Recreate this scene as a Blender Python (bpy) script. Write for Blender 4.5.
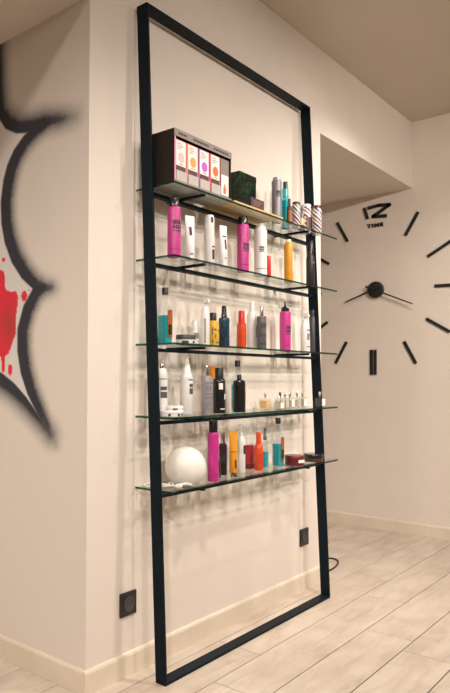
import bpy, math, random
import numpy as np
from mathutils import Vector, Matrix

scene = bpy.context.scene
for o in list(bpy.data.objects):
    bpy.data.objects.remove(o)
C = scene.collection
R = math.radians
random.seed(4)

# ------------------------------------------------------------------ camera
cam_d = bpy.data.cameras.new('camera')
cam = bpy.data.objects.new('camera', cam_d)
C.objects.link(cam)
right = Vector((0.66770367, -0.74441397, 0.00443294))
up = Vector((-0.02477395, -0.01626873, 0.99956069))
back = -Vector((0.74401482, 0.66752017, 0.02930476))
M4 = Matrix((right, up, back)).transposed().to_4x4()
M4.translation = Vector((-1.55034, -1.60886, 1.05144))
cam.matrix_world = M4
cam_d.sensor_fit = 'VERTICAL'
cam_d.sensor_height = 36.0
cam_d.lens = 664.891 / 693 * 36.0
cam_d.shift_x = 88.99 / 693
cam_d.shift_y = 11.175 / 693
cam_d.clip_start = 0.05
scene.camera = cam

# ------------------------------------------------------------------ world, exposure
w = bpy.data.worlds.new('world')
scene.world = w
w.use_nodes = True
w.node_tree.nodes['Background'].inputs[0].default_value = (1.0, 0.86, 0.72, 1)
w.node_tree.nodes['Background'].inputs[1].default_value = 0.0
vs = scene.view_settings
vs.view_transform = 'Standard'
vs.look = 'None'
vs.gamma = 1.0
vs.use_curve_mapping = False
vs.exposure = 1.98
CEIL = 2.804
HEAD = 2.35
# recessed gimbal downlights, only the first seen, the others placed to match brightness: x, y, watts, aim point (None = straight down), cone   (built as fixtures further down)
LAMPS = [(1.99, -0.625, 17, None, 140), (0.82, -1.15, 20, None, 140), (-0.35, -1.15, 14, None, 140), (-2.5, -0.45, 26, (0.0, 0.35, 0.0), 90),
         (1.6, -2.3, 27, (1.1, 0.0, 1.2), 75), (0.2, -2.7, 26, (0.8, 0.0, 1.15), 75), (-2.8, -2.2, 62, (0.0, 0.3, 0.0), 62),  # aimed ones are unseen fill, added to brighten the upright walls and frame
         (0.4, -3.3, 84, (3.0, -0.1, 1.0), 70), (-1.9, -3.8, 24, (1.2, 0.0, 0.8), 70), (-1.5, 1.3, 17, None, 150)]  # the last is added in the header to lift the left wall's shade
LAMP_COL = (1.0, 0.895, 0.80)
SPOT_BLEND = 1.0

# ------------------------------------------------------------------ materials
def srgb(r, g, b):
    f = lambda c: (c / 255 / 12.92) if c / 255 <= 0.04045 else ((c / 255 + 0.055) / 1.055) ** 2.4
    return (f(r), f(g), f(b), 1.0)

def mat(name, col, rough=0.5, metal=0.0, spec=0.5, noise=0.04, scale=30.0, bump=0.0, coat=0.0):
    m = bpy.data.materials.new(name)
    m.use_nodes = True
    nt = m.node_tree
    b = nt.nodes['Principled BSDF']
    b.inputs['Roughness'].default_value = rough
    b.inputs['Metallic'].default_value = metal
    b.inputs['Specular IOR Level'].default_value = spec
    b.inputs['Coat Weight'].default_value = coat
    tc = nt.nodes.new('ShaderNodeTexCoord')
    nz = nt.nodes.new('ShaderNodeTexNoise')
    nz.inputs['Scale'].default_value = scale
    nz.inputs['Detail'].default_value = 4
    nt.links.new(tc.outputs['Object'], nz.inputs['Vector'])
    rp = nt.nodes.new('ShaderNodeValToRGB')
    rp.color_ramp.elements[0].position = 0.3
    rp.color_ramp.elements[1].position = 0.7
    rp.color_ramp.elements[0].color = tuple(c * (1 - noise) for c in col[:3]) + (1,)
    rp.color_ramp.elements[1].color = tuple(min(1, c * (1 + noise)) for c in col[:3]) + (1,)
    nt.links.new(nz.outputs['Fac'], rp.inputs['Fac'])
    nt.links.new(rp.outputs['Color'], b.inputs['Base Color'])
    if bump:
        bp = nt.nodes.new('ShaderNodeBump')
        bp.inputs['Strength'].default_value = bump
        bp.inputs['Distance'].default_value = 0.002
        nt.links.new(nz.outputs['Fac'], bp.inputs['Height'])
        nt.links.new(bp.outputs['Normal'], b.inputs['Normal'])
    return m

WALL_RGB = (0.76, 0.69, 0.62, 1)
M = {}
M['wall'] = mat('wall_paint', WALL_RGB, 0.85, noise=0.02, scale=6, bump=0.05)
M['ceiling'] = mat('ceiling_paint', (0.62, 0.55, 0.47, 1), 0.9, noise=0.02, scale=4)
M['base'] = mat('baseboard_tile', (0.74, 0.65, 0.53, 1), 0.45, noise=0.05, scale=8)
M['grout'] = mat('grout', (0.06, 0.05, 0.045, 1), 0.95, noise=0.2)
M['steel'] = mat('navy_black_steel', (0.0035, 0.0095, 0.0155, 1), 0.5, spec=0.12, noise=0.1, scale=60)
M['black'] = mat('black_plastic', (0.012, 0.012, 0.013, 1), 0.4)
M['blackgloss'] = mat('black_gloss', (0.012, 0.012, 0.014, 1), 0.18)
M['ink'] = mat('black_ink', (0.03, 0.028, 0.03, 1), 0.6)
M['inkmid'] = mat('soft_black_ink', (0.085, 0.08, 0.08, 1), 0.6)
M['inkgrey'] = mat('grey_ink', (0.22, 0.2, 0.2, 1), 0.6)
M['white'] = mat('white_plastic', (0.76, 0.75, 0.74, 1), 0.35)
M['whitepaper'] = mat('white_paper', (0.84, 0.82, 0.79, 1), 0.6)
M['pink'] = mat('magenta_metal', (0.50, 0.030, 0.235, 1), 0.3, coat=0.3)
M['teal'] = mat('teal_liquid', (0.02, 0.36, 0.42, 1), 0.2)
M['tealplastic'] = mat('teal_plastic', (0.04, 0.47, 0.50, 1), 0.25)
M['tealdark'] = mat('dark_teal_plastic', (0.01, 0.06, 0.07, 1), 0.3)
M['amber'] = mat('amber_print', (0.30, 0.09, 0.02, 1), 0.5, noise=0.5, scale=90)
M['orange'] = mat('orange_plastic', (0.70, 0.25, 0.02, 1), 0.3)
M['yellow'] = mat('yellow_plastic', (0.70, 0.31, 0.03, 1), 0.3)
M['yellowliq'] = mat('yellow_liquid', (0.66, 0.42, 0.05, 1), 0.25)
M['red'] = mat('red_plastic', (0.58, 0.025, 0.03, 1), 0.3)
M['redorange'] = mat('red_orange_plastic', (0.66, 0.075, 0.02, 1), 0.25)
M['redpaper'] = mat('red_paper', (0.42, 0.02, 0.03, 1), 0.5, noise=0.15)
M['silver'] = mat('silver_metal', (0.36, 0.35, 0.37, 1), 0.4, metal=0.4)
M['greycan'] = mat('grey_can_paint', (0.24, 0.23, 0.26, 1), 0.4, metal=0.2)
M['chrome'] = mat('chrome', (0.7, 0.69, 0.68, 1), 0.15, metal=1.0)
M['smoke'] = mat('grey_bottle', (0.11, 0.11, 0.115, 1), 0.3, noise=0.25, scale=80)
M['inkblue'] = mat('dark_blue_bottle', (0.012, 0.04, 0.07, 1), 0.25, noise=0.5, scale=60)
M['maroon'] = mat('maroon_plastic', (0.12, 0.015, 0.02, 1), 0.3)
M['purpledark'] = mat('plum_plastic', (0.035, 0.012, 0.028, 1), 0.3)
M['brown'] = mat('brown_plastic', (0.06, 0.03, 0.02, 1), 0.4)
M['brownbox'] = mat('brown_card', (0.10, 0.035, 0.03, 1), 0.5, noise=0.2)
M['bluecard'] = mat('dark_blue_card', (0.015, 0.03, 0.06, 1), 0.5)
M['taupe'] = mat('taupe_card', (0.022, 0.015, 0.012, 1), 0.6, spec=0.2, noise=0.06)
M['greycard'] = mat('grey_card', (0.27, 0.225, 0.205, 1), 0.5, noise=0.06)
M['lightcard'] = mat('light_grey_card', (0.50, 0.46, 0.43, 1), 0.5, noise=0.06)
M['boxpink'] = mat('pink_card', (0.80, 0.30, 0.45, 1), 0.5)
M['boxorange'] = mat('orange_card', (0.85, 0.36, 0.07, 1), 0.5)
M['boxpurple'] = mat('purple_card', (0.50, 0.12, 0.62, 1), 0.5)
M['boxred'] = mat('coral_card', (0.82, 0.16, 0.06, 1), 0.5)
M['pale pink'] = mat('pale_pink_card', (0.85, 0.52, 0.50, 1), 0.5)
M['greydark'] = mat('charcoal_plastic', (0.05, 0.048, 0.05, 1), 0.45)
M['clock'] = mat('clock_black', (0.014, 0.016, 0.016, 1), 0.35)
M['cord'] = mat('white_cord', (0.78, 0.74, 0.70, 1), 0.5)
M['opal'] = mat('opal_glass', (0.80, 0.77, 0.72, 1), 0.4, noise=0.0)
M['perfumeamber'] = mat('amber_perfume', (0.78, 0.50, 0.20, 1), 0.15)
M['perfumeclear'] = mat('pale_perfume', (0.62, 0.55, 0.44, 1), 0.15)

def glassy(name, tint, refl=0.6, rough=0.03):
    m = bpy.data.materials.new(name)
    m.use_nodes = True
    nt = m.node_tree
    nt.nodes.remove(nt.nodes['Principled BSDF'])
    out = nt.nodes['Material Output']
    t = nt.nodes.new('ShaderNodeBsdfTransparent')
    t.inputs[0].default_value = tint
    g = nt.nodes.new('ShaderNodeBsdfGlossy')
    g.inputs['Roughness'].default_value = rough
    lw = nt.nodes.new('ShaderNodeLayerWeight')
    lw.inputs['Blend'].default_value = 0.5
    p5 = nt.nodes.new('ShaderNodeMath'); p5.operation = 'POWER'
    p5.inputs[1].default_value = 5.0
    nt.links.new(lw.outputs['Facing'], p5.inputs[0])
    fr = nt.nodes.new('ShaderNodeMath'); fr.operation = 'MULTIPLY_ADD'
    fr.inputs[1].default_value = refl; fr.inputs[2].default_value = 0.02
    nt.links.new(p5.outputs[0], fr.inputs[0])
    nz = nt.nodes.new('ShaderNodeTexNoise')
    nz.inputs['Scale'].default_value = 3
    mx = nt.nodes.new('ShaderNodeMixShader')
    mth = nt.nodes.new('ShaderNodeMath')
    mth.operation = 'MULTIPLY_ADD'
    mth.inputs[1].default_value = 0.02
    nt.links.new(nz.outputs['Fac'], mth.inputs[0])
    nt.links.new(fr.outputs[0], mth.inputs[2])
    nt.links.new(mth.outputs[0], mx.inputs[0])
    nt.links.new(t.outputs[0], mx.inputs[1])
    nt.links.new(g.outputs[0], mx.inputs[2])
    nt.links.new(mx.outputs[0], out.inputs[0])
    return m

M['glass'] = glassy('shelf_glass', (0.96, 0.985, 0.97, 1), refl=0.6)
M['glassedge'] = glassy('shelf_glass_edge', (0.05, 0.17, 0.125, 1))
M['clear'] = glassy('clear_plastic', (0.93, 0.95, 0.95, 1))
M['tealclear'] = glassy('teal_clear', (0.25, 0.75, 0.78, 1))

def plank_material():
    m = bpy.data.materials.new('wood_look_tile')
    m.use_nodes = True
    nt = m.node_tree
    b = nt.nodes['Principled BSDF']
    tc = nt.nodes.new('ShaderNodeTexCoord')
    oi = nt.nodes.new('ShaderNodeObjectInfo')
    add = nt.nodes.new('ShaderNodeVectorMath'); add.operation = 'ADD'
    sc = nt.nodes.new('ShaderNodeVectorMath'); sc.operation = 'SCALE'
    sc.inputs[3].default_value = 37.0
    cmb = nt.nodes.new('ShaderNodeCombineXYZ')
    for i in range(3):
        nt.links.new(oi.outputs['Random'], cmb.inputs[i])
    nt.links.new(cmb.outputs[0], sc.inputs[0])
    nt.links.new(tc.outputs['Object'], add.inputs[0])
    nt.links.new(sc.outputs[0], add.inputs[1])
    mp = nt.nodes.new('ShaderNodeMapping')
    mp.inputs['Scale'].default_value = (2.2, 11.0, 1.0)
    nt.links.new(add.outputs[0], mp.inputs['Vector'])
    n1 = nt.nodes.new('ShaderNodeTexNoise')
    n1.inputs['Scale'].default_value = 1.6; n1.inputs['Detail'].default_value = 8
    n1.inputs['Roughness'].default_value = 0.62; n1.inputs['Distortion'].default_value = 0.8
    nt.links.new(mp.outputs[0], n1.inputs['Vector'])
    n2 = nt.nodes.new('ShaderNodeTexNoise')
    n2.inputs['Scale'].default_value = 5.5; n2.inputs['Detail'].default_value = 5
    nt.links.new(add.outputs[0], n2.inputs['Vector'])
    r1 = nt.nodes.new('ShaderNodeValToRGB')
    r1.color_ramp.elements[0].position = 0.28; r1.color_ramp.elements[0].color = (0.52, 0.435, 0.35, 1)
    r1.color_ramp.elements[1].position = 0.60; r1.color_ramp.elements[1].color = (0.65, 0.57, 0.48, 1)
    nt.links.new(n1.outputs['Fac'], r1.inputs['Fac'])
    r2 = nt.nodes.new('ShaderNodeValToRGB')
    r2.color_ramp.elements[0].position = 0.33; r2.color_ramp.elements[0].color = (0.86, 0.84, 0.82, 1)
    r2.color_ramp.elements[1].position = 0.6; r2.color_ramp.elements[1].color = (1, 1, 1, 1)
    nt.links.new(n2.outputs['Fac'], r2.inputs['Fac'])
    mx = nt.nodes.new('ShaderNodeMix'); mx.data_type = 'RGBA'; mx.blend_type = 'MULTIPLY'
    mx.inputs[0].default_value = 1.0
    nt.links.new(r1.outputs[0], mx.inputs[6]); nt.links.new(r2.outputs[0], mx.inputs[7])
    nt.links.new(mx.outputs[2], b.inputs['Base Color'])
    b.inputs['Roughness'].default_value = 0.42
    b.inputs['Specular IOR Level'].default_value = 0.35
    bp = nt.nodes.new('ShaderNodeBump'); bp.inputs['Strength'].default_value = 0.12
    bp.inputs['Distance'].default_value = 0.002
    nt.links.new(n1.outputs['Fac'], bp.inputs['Height'])
    nt.links.new(bp.outputs[0], b.inputs['Normal'])
    return m
M['plank'] = plank_material()

def wood_material():
    m = mat('board_wood', (0.74, 0.50, 0.22, 1), 0.5, noise=0.18, scale=9)
    nt = m.node_tree
    nz = [n for n in nt.nodes if n.type == 'TEX_NOISE'][0]
    tc = [n for n in nt.nodes if n.type == 'TEX_COORD'][0]
    mp = nt.nodes.new('ShaderNodeMapping'); mp.inputs['Scale'].default_value = (0.6, 6, 6)
    nt.links.new(tc.outputs['Object'], mp.inputs['Vector'])
    nt.links.new(mp.outputs[0], nz.inputs['Vector'])
    return m
M['ring'] = mat('satin_ring', (0.42, 0.37, 0.31, 1), 0.5)
M['wood'] = wood_material()

def stripe_material():
    m = mat('barber_stripes', (1, 1, 1, 1), 0.25)
    nt = m.node_tree
    b = nt.nodes['Principled BSDF']
    tc = nt.nodes.new('ShaderNodeTexCoord')
    sep = nt.nodes.new('ShaderNodeSeparateXYZ')
    nt.links.new(tc.outputs['Object'], sep.inputs[0])
    at = nt.nodes.new('ShaderNodeMath'); at.operation = 'ARCTAN2'
    nt.links.new(sep.outputs[1], at.inputs[0]); nt.links.new(sep.outputs[0], at.inputs[1])
    a1 = nt.nodes.new('ShaderNodeMath'); a1.operation = 'MULTIPLY'
    a1.inputs[1].default_value = 3 / (2 * math.pi)
    nt.links.new(at.outputs[0], a1.inputs[0])
    z1 = nt.nodes.new('ShaderNodeMath'); z1.operation = 'MULTIPLY_ADD'
    z1.inputs[1].default_value = 26.0
    nt.links.new(sep.outputs[2], z1.inputs[0]); nt.links.new(a1.outputs[0], z1.inputs[2])
    fr = nt.nodes.new('ShaderNodeMath'); fr.operation = 'FRACT'
    nt.links.new(z1.outputs[0], fr.inputs[0])
    rp = nt.nodes.new('ShaderNodeValToRGB')
    rp.color_ramp.interpolation = 'CONSTANT'
    e = rp.color_ramp.elements
    e[0].position = 0; e[0].color = (0.80, 0.76, 0.74, 1)
    e[1].position = 0.3; e[1].color = (0.33, 0.03, 0.04, 1)
    for p, c in ((0.5, (0.80, 0.76, 0.74, 1)), (0.72, (0.05, 0.05, 0.12, 1))):
        n = e.new(p); n.color = c
    nt.links.new(fr.outputs[0], rp.inputs['Fac'])
    nt.links.new(rp.outputs[0], b.inputs['Base Color'])
    return m
M['stripes'] = stripe_material()

def leaf_material():
    m = mat('green_leaf_print', (0.02, 0.06, 0.025, 1), 0.25, spec=0.25)
    nt = m.node_tree
    rp = [n for n in nt.nodes if n.type == 'VALTORGB'][0]
    nz = [n for n in nt.nodes if n.type == 'TEX_NOISE'][0]
    nz.inputs['Scale'].default_value = 22
    nz.inputs['Distortion'].default_value = 2.0
    rp.color_ramp.elements[0].position = 0.45; rp.color_ramp.elements[0].color = (0.003, 0.006, 0.004, 1)
    rp.color_ramp.elements[1].position = 0.66; rp.color_ramp.elements[1].color = (0.010, 0.05, 0.014, 1)
    return m
M['leaf'] = leaf_material()

def emit(name, col, s):
    m = bpy.data.materials.new(name); m.use_nodes = True
    b = m.node_tree.nodes['Principled BSDF']
    b.inputs['Emission Color'].default_value = col
    b.inputs['Emission Strength'].default_value = s
    return m
M['lens'] = emit('lamp_lens', (1, 0.85, 0.68, 1), 1.2)

# ------------------------------------------------------------------ mesh helpers
class MB:
    """collects shapes; build() links them as one mesh object"""
    def __init__(self):
        self.v = []; self.f = []; self.mi = []
    def add(self, vs_, fs, mi=0):
        o = len(self.v)
        self.v += [tuple(p) for p in vs_]
        self.f += [tuple(i + o for i in q) for q in fs]
        self.mi += [mi] * len(fs)
        return self
    def hexa(self, p, mi=0):        # 8 corners: bottom loop then top loop (counter-clockwise from above)
        return self.add(p, [(3, 2, 1, 0), (4, 5, 6, 7), (0, 1, 5, 4), (1, 2, 6, 5), (2, 3, 7, 6), (3, 0, 4, 7)], mi)
    def box(self, x0, x1, y0, y1, z0, z1, mi=0):
        return self.hexa([(x0, y0, z0), (x1, y0, z0), (x1, y1, z0), (x0, y1, z0),
                          (x0, y0, z1), (x1, y0, z1), (x1, y1, z1), (x0, y1, z1)], mi)
    def prism(self, poly, z0, z1, mi=0, side=None):
        n = len(poly)
        side = mi if side is None else side
        o = len(self.v)
        self.v += [(x, y, z0) for x, y in poly] + [(x, y, z1) for x, y in poly]
        self.f += [tuple(o + i for i in reversed(range(n))), tuple(o + n + i for i in range(n))]
        self.mi += [mi, mi]
        for i in range(n):
            j = (i + 1) % n
            self.f.append((o + i, o + j, o + n + j, o + n + i)); self.mi.append(side)
        return self
    def loft(self, prof, n=24, mi=0, cx=0, cy=0):   # entries (rx, ry, z, e)
        rings = []
        o = len(self.v)
        for (rx, ry, z, e) in prof:
            for k in range(n):
                x, y = sup(rx, ry, e, 2 * math.pi * k / n)
                self.v.append((cx + x, cy + y, z))
        for i in range(len(prof) - 1):
            for k in range(n):
                a = o + i * n + k; b = o + i * n + (k + 1) % n
                self.f.append((a, b, b + n, a + n)); self.mi.append(mi)
        self.f.append(tuple(o + k for k in reversed(range(n)))); self.mi.append(mi)
        t = o + (len(prof) - 1) * n
        self.f.append(tuple(t + k for k in range(n))); self.mi.append(mi)
        return self
    def tube(self, pts, r, n=8, mi=0):
        pts = [Vector(p) for p in pts]
        o = len(self.v)
        ref = Vector((0.123, 0.456, 0.88))
        for i, p in enumerate(pts):
            t = (pts[min(i + 1, len(pts) - 1)] - pts[max(i - 1, 0)]).normalized()
            a = t.cross(ref).normalized(); b = t.cross(a)
            for k in range(n):
                an = 2 * math.pi * k / n
                self.v.append(tuple(p + r * (math.cos(an) * a + math.sin(an) * b)))
        for i in range(len(pts) - 1):
            for k in range(n):
                a = o + i * n + k; b = o + i * n + (k + 1) % n
                self.f.append((a, a + n, b + n, b)); self.mi.append(mi)
        self.f.append(tuple(o + k for k in range(n))); self.mi.append(mi)
        t = o + (len(pts) - 1) * n
        self.f.append(tuple(t + k for k in reversed(range(n)))); self.mi.append(mi)
        return self
    def patch(self, rx, ry, e, z0, z1, a0, a1, off=0.0006, mi=0, n=10, rx2=None, ry2=None):
        o = len(self.v)
        rx2 = rx if rx2 is None else rx2; ry2 = ry if ry2 is None else ry2
        for z, qx, qy in ((z0, rx, ry), (z1, rx2, ry2)):
            for k in range(n + 1):
                x, y = sup(qx + off, qy + off, e, R(a0 + (a1 - a0) * k / n))
                self.v.append((x, y, z))
        for k in range(n):
            self.f.append((o + k, o + k + 1, o + n + 2 + k, o + n + 1 + k)); self.mi.append(mi)
        return self
    def build(self, name, mats, parent=None, smooth=False, loc=None, rz=0, angle=40):
        me = bpy.data.meshes.new(name)
        me.from_pydata(self.v, [], self.f)
        for m_ in (mats if isinstance(mats, (list, tuple)) else [mats]):
            me.materials.append(M[m_] if isinstance(m_, str) else m_)
        me.polygons.foreach_set('material_index', self.mi)
        if smooth:
            me.polygons.foreach_set('use_smooth', [True] * len(self.f))
            me.update()
            me.set_sharp_from_angle(angle=R(angle))
        me.update()
        ob = bpy.data.objects.new(name, me)
        C.objects.link(ob)
        if parent: ob.parent = parent
        if loc: ob.location = loc
        if rz: ob.rotation_euler.z = R(rz)
        return ob

def sup(rx, ry, e, a):
    c, s = math.cos(a), math.sin(a)
    q = 2.0 / e
    return (rx * math.copysign(abs(c) ** q, c), ry * math.copysign(abs(s) ** q, s))

def rprof(p, e=2.0):          # (r, z) list -> round loft profile
    return [(r, r, z, e) for r, z in p]

def tag(o, label=None, cat=None, group=None, kind=None):
    if label: o['label'] = label
    if cat: o['category'] = cat
    if group: o['group'] = group
    if kind: o['kind'] = kind
    return o

def thing(name, label, cat, loc=(0, 0, 0), rz=0, group=None):
    o = bpy.data.objects.new(name, None)
    C.objects.link(o)
    o.empty_display_size = 0.05
    o.location = loc; o.rotation_euler.z = R(rz)
    return tag(o, label, cat, group)

def struct(o, label=None, cat=None):
    return tag(o, label, cat, kind='structure')

# ------------------------------------------------------------------ room shell
XE, XC = 1.699, 3.058
XW, YB, YF = -4.2, -4.6, 2.6       # far side wall, wall behind the camera, end of the passages
struct(MB().box(0.06, XE, 0.0, YF, 0, HEAD).build('wall_front', 'wall'), 'cream painted wall section behind the leaning shelf frame', 'wall')
struct(MB().box(XW, XC, 0.0, YF, HEAD, CEIL).build('wall_header', 'wall'), 'cream lowered header running above the shelf wall and passages', 'wall')
struct(MB().box(XC, XC + 0.12, YB, YF, 0, CEIL).build('wall_right', 'wall'), 'beige painted wall carrying the large clock', 'wall')
struct(MB().box(XW - 0.12, XW, YB, YF, 0, CEIL).build('wall_side', 'wall'), 'cream wall across the room, out of view', 'wall')
struct(MB().box(XW - .12, XC + .12, YB - 0.12, YB, 0, CEIL).build('wall_back', 'wall'), 'cream wall at the far end of the room, out of view', 'wall')
struct(MB().box(XW - .12, XC + .12, YF, YF + 0.12, 0, CEIL).build('wall_end', 'wall'), 'cream wall closing the passages', 'wall')
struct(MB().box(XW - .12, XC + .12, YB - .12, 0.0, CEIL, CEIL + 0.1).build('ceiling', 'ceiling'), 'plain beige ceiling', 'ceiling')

# --- left wall with the spray-painted cloud shape: pigment stored per vertex of a fine grid
def mural_wall():
    step = 0.005
    ys = np.arange(0.0, 1.0001, step); zs = np.arange(0.55, HEAD + 1e-6, step)
    zs[-1] = HEAD
    Yg, Zg = np.meshgrid(ys, zs)
    P = np.stack([Yg.ravel(), Zg.ravel()], 1)
    s1 = [(0.53, 2.45), (0.513, 2.289), (0.507, 2.169), (0.493, 2.085), (0.448, 2.03), (0.387, 1.998), (0.315, 1.982), (0.236, 1.979), (0.149, 1.964), (0.070, 1.951)]
    s2 = [(0.127, 1.962), (0.206, 1.967), (0.277, 1.952), (0.338, 1.927), (0.387, 1.888), (0.418, 1.845), (0.437, 1.799), (0.452, 1.725), (0.448, 1.648), (0.428, 1.576), (0.389, 1.502), (0.335, 1.438), (0.277, 1.391), (0.228, 1.374), (0.172, 1.366)]
    s3 = [(0.19, 1.369), (0.228, 1.370), (0.268, 1.355), (0.315, 1.297), (0.343, 1.224), (0.342, 1.15), (0.325, 1.076), (0.292, 1.003), (0.244, 0.932), (0.198, 0.87), (0.161, 0.82)]
    s4 = [(0.185, 0.848), (0.272, 0.917), (0.335, 0.962), (0.407, 1.005), (0.482, 1.038), (0.60, 1.06), (0.75, 1.03), (1.0, 0.93), (1.1, .88)]
    w1 = [.030, .028, .028, .028, .028, .028, .027, .020, .010, .004]
    w2 = [.006, .014, .024, .030, .035, .038, .039, .038, .037, .036, .034, .030, .024, .014, .003]
    w3 = [.008, .020, .030, .034, .036, .036, .034, .029, .022, .013, .005]
    w4 = [.005, .012, .020, .026, .03, .03, .03, .03, .03]
    cov = np.zeros(len(P))
    def stroke(pts, ws, soft):
        best = np.full(len(P), 9.0); op = np.ones(len(P)); ops = [.9] + [1] * (len(pts) - 3) + [.95, .5]; side = np.zeros(len(P)); wid = np.zeros(len(P))
        for (a, b, wa, wb, oa, ob_) in zip(pts[:-1], pts[1:], ws[:-1], ws[1:], ops[:-1], ops[1:]):
            a = np.array(a); b = np.array(b); t = b - a
            u = np.clip(((P - a) @ t) / (t @ t), 0, 1)
            q = P - (a + u[:, None] * t)
            dd = np.hypot(q[:, 0], q[:, 1])
            cr = t[0] * q[:, 1] - t[1] * q[:, 0]     # +Y is screen left, so the sign flips
            m_ = dd < best
            best[m_] = dd[m_]; side[m_] = cr[m_]; wid[m_] = (wa + (wb - wa) * u)[m_]; op[m_] = (oa + (ob_ - oa) * u)[m_]
        rng = np.random.default_rng(3)
        grain = rng.normal(0, .002, len(P))
        crisp = np.clip((wid + 0.003 - best) / 0.006, 0, 1)
        u_ = np.clip((wid * .8 + soft - best + grain) / (soft + wid * .3), 0, 1); fuzz = u_ * u_ * (1.6 - .6 * u_)
        tip = (P[:, 0] < 0.235) & ((P[:, 1] > 1.9) | (P[:, 1] < 0.91)) | (P[:, 0] < 0.215)
        return op * np.where((side > 0) & ~tip, crisp, fuzz)
    for s, w_, so in ((s1, w1, .075), (s2, w2, .055), (s3, w3, .050), (s4, w4, .08)):
        cov = np.maximum(cov, stroke(s, w_, so))
    def inside(poly):
        poly = np.array(poly); r = np.zeros(len(P), bool)
        for a, b in zip(poly, np.roll(poly, -1, 0)):
            c = ((a[1] > P[:, 1]) != (b[1] > P[:, 1]))
            with np.errstate(divide='ignore', invalid='ignore'):
                xi = (b[0] - a[0]) * (P[:, 1] - a[1]) / (b[1] - a[1]) + a[0]
            r ^= c & (P[:, 0] < xi)
        return r
    white = inside([(1.05, 2.5), (0.53, 2.45)] + s1[1:8] + s2[2:13] + s3[2:10] + s4[1:] + [(1.05, 0.92)])
    red = inside([(0.489, 1.465), (0.462, 1.453), (0.454, 1.386), (0.42, 1.371), (0.388, 1.372), (0.374, 1.347), (0.386, 1.283), (0.385, 1.218), (0.43, 1.137), (0.45, 1.13), (0.453, 1.072), (0.469, 1.064), (0.477, 1.13), (0.50, 1.125), (0.56, 1.18), (0.60, 1.30), (0.56, 1.42)])
    for y, z, ry, rz_ in ((0.467, 1.5, .010, .010), (0.34, 1.35, .016, .021), (0.311, 1.37, .005, .005), (0.42, 1.076, .014, .021)):
        red |= ((P[:, 0] - y) / ry) ** 2 + ((P[:, 1] - z) / rz_) ** 2 < 1
    col = np.tile(np.array(WALL_RGB[:3]), (len(P), 1))
    col[white] = (0.74, 0.70, 0.67)
    deep = np.exp(-(((P[:, 0] - .43) / .05) ** 2 + ((P[:, 1] - 1.25) / .07) ** 2))
    rc = np.array([0.78, 0.03, 0.055]) * (1 - deep[:, None]) + np.array([0.5, 0.05, 0.045]) * deep[:, None]
    col[red] = rc[red]
    col = col * (1 - cov[:, None]) + np.array([0.036, 0.036, 0.047]) * cov[:, None]
    ny, nz = len(ys), len(zs)
    vs_ = [(0.0, float(a), float(b)) for a, b in P]
    idx = np.arange(ny * nz).reshape(nz, ny)
    quads = np.stack([idx[:-1, :-1], idx[1:, :-1], idx[1:, 1:], idx[:-1, 1:]], -1).reshape(-1, 4)
    fs = [tuple(int(i) for i in q) for q in quads]
    o = len(vs_)
    # the plain rest of the slab: below, beyond, and its thickness
    z0 = float(zs[0])
    vs_ += [(0, 0, 0), (0, 1.0, 0), (0, 1.0, z0), (0, 0, z0), (0, YF, 0), (0, YF, HEAD), (0, 1.0, HEAD),
            (.06, 0, 0), (.06, 0, HEAD), (0, 0, HEAD)]
    fs += [(o, o + 3, o + 2, o + 1), (o + 1, o + 6, o + 5, o + 4), (o, o + 7, o + 8, o + 9)]
    me = bpy.data.meshes.new('wall_left')
    me.from_pydata(vs_, [], fs)
    ca = me.color_attributes.new('paint', 'FLOAT_COLOR', 'POINT')
    full = np.ones((len(vs_), 4), np.float32)
    full[:, :3] = WALL_RGB[:3]
    full[:len(P), :3] = col
    ca.data.foreach_set('color', full.ravel())
    m = mat('painted_wall', WALL_RGB, 0.85, noise=0.02, scale=6, bump=0.05)
    nt = m.node_tree
    at = nt.nodes.new('ShaderNodeAttribute'); at.attribute_name = 'paint'
    nt.links.new(at.outputs['Color'], nt.nodes['Principled BSDF'].inputs['Base Color'])
    me.materials.append(m)
    me.update()
    ob = bpy.data.objects.new('wall_left', me)
    C.objects.link(ob)
    struct(ob, 'beige wall with a black spray-painted cloud outline and red splash', 'wall')
mural_wall()

# --- floor: sub-floor with single wood-look tiles
PW, PL, PG = 0.1915, 1.26, 0.0042
fl = MB().box(XW, XC, YB, YF, -0.08, -0.004).build('floor', 'grout')
struct(fl, 'floor of pale wood-look plank tiles with dark joints', 'floor')
plank_cache = {}
def plank(x0, x1, y0, y1):
    L, W_ = round(x1 - x0 - PG, 4), round(y1 - y0 - PG, 4)
    if L < 0.01 or W_ < 0.01: return
    key = (L, W_)
    cx, cy = (x0 + x1) / 2, (y0 + y1) / 2
    if key not in plank_cache:
        b = 0.0012
        mb = MB()
        mb.hexa([(-L/2, -W_/2, -.006), (L/2, -W_/2, -.006), (L/2, W_/2, -.006), (-L/2, W_/2, -.006),
                 (-L/2, -W_/2, -b), (L/2, -W_/2, -b), (L/2, W_/2, -b), (-L/2, W_/2, -b)])
        mb.f.pop(1); mb.mi.pop()
        mb.add([(-L/2, -W_/2, -b), (L/2, -W_/2, -b), (L/2, W_/2, -b), (-L/2, W_/2, -b),
                (-L/2+b, -W_/2+b, 0), (L/2-b, -W_/2+b, 0), (L/2-b, W_/2-b, 0), (-L/2+b, W_/2-b, 0)],
               [(4, 5, 6, 7), (0, 1, 5, 4), (1, 2, 6, 5), (2, 3, 7, 6), (3, 0, 4, 7)])
        o = mb.build('plank', 'plank', fl)
        plank_cache[key] = o
    else:
        o = plank_cache[key].copy(); C.objects.link(o); o.parent = fl
    o.location = (cx, cy, 0)
joint = {0: 0.671, -1: 0.368, -2: 1.198, -3: 1.08, 1: 1.60, 2: 0.9}   # measured butt joints per row
row = -23
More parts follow.
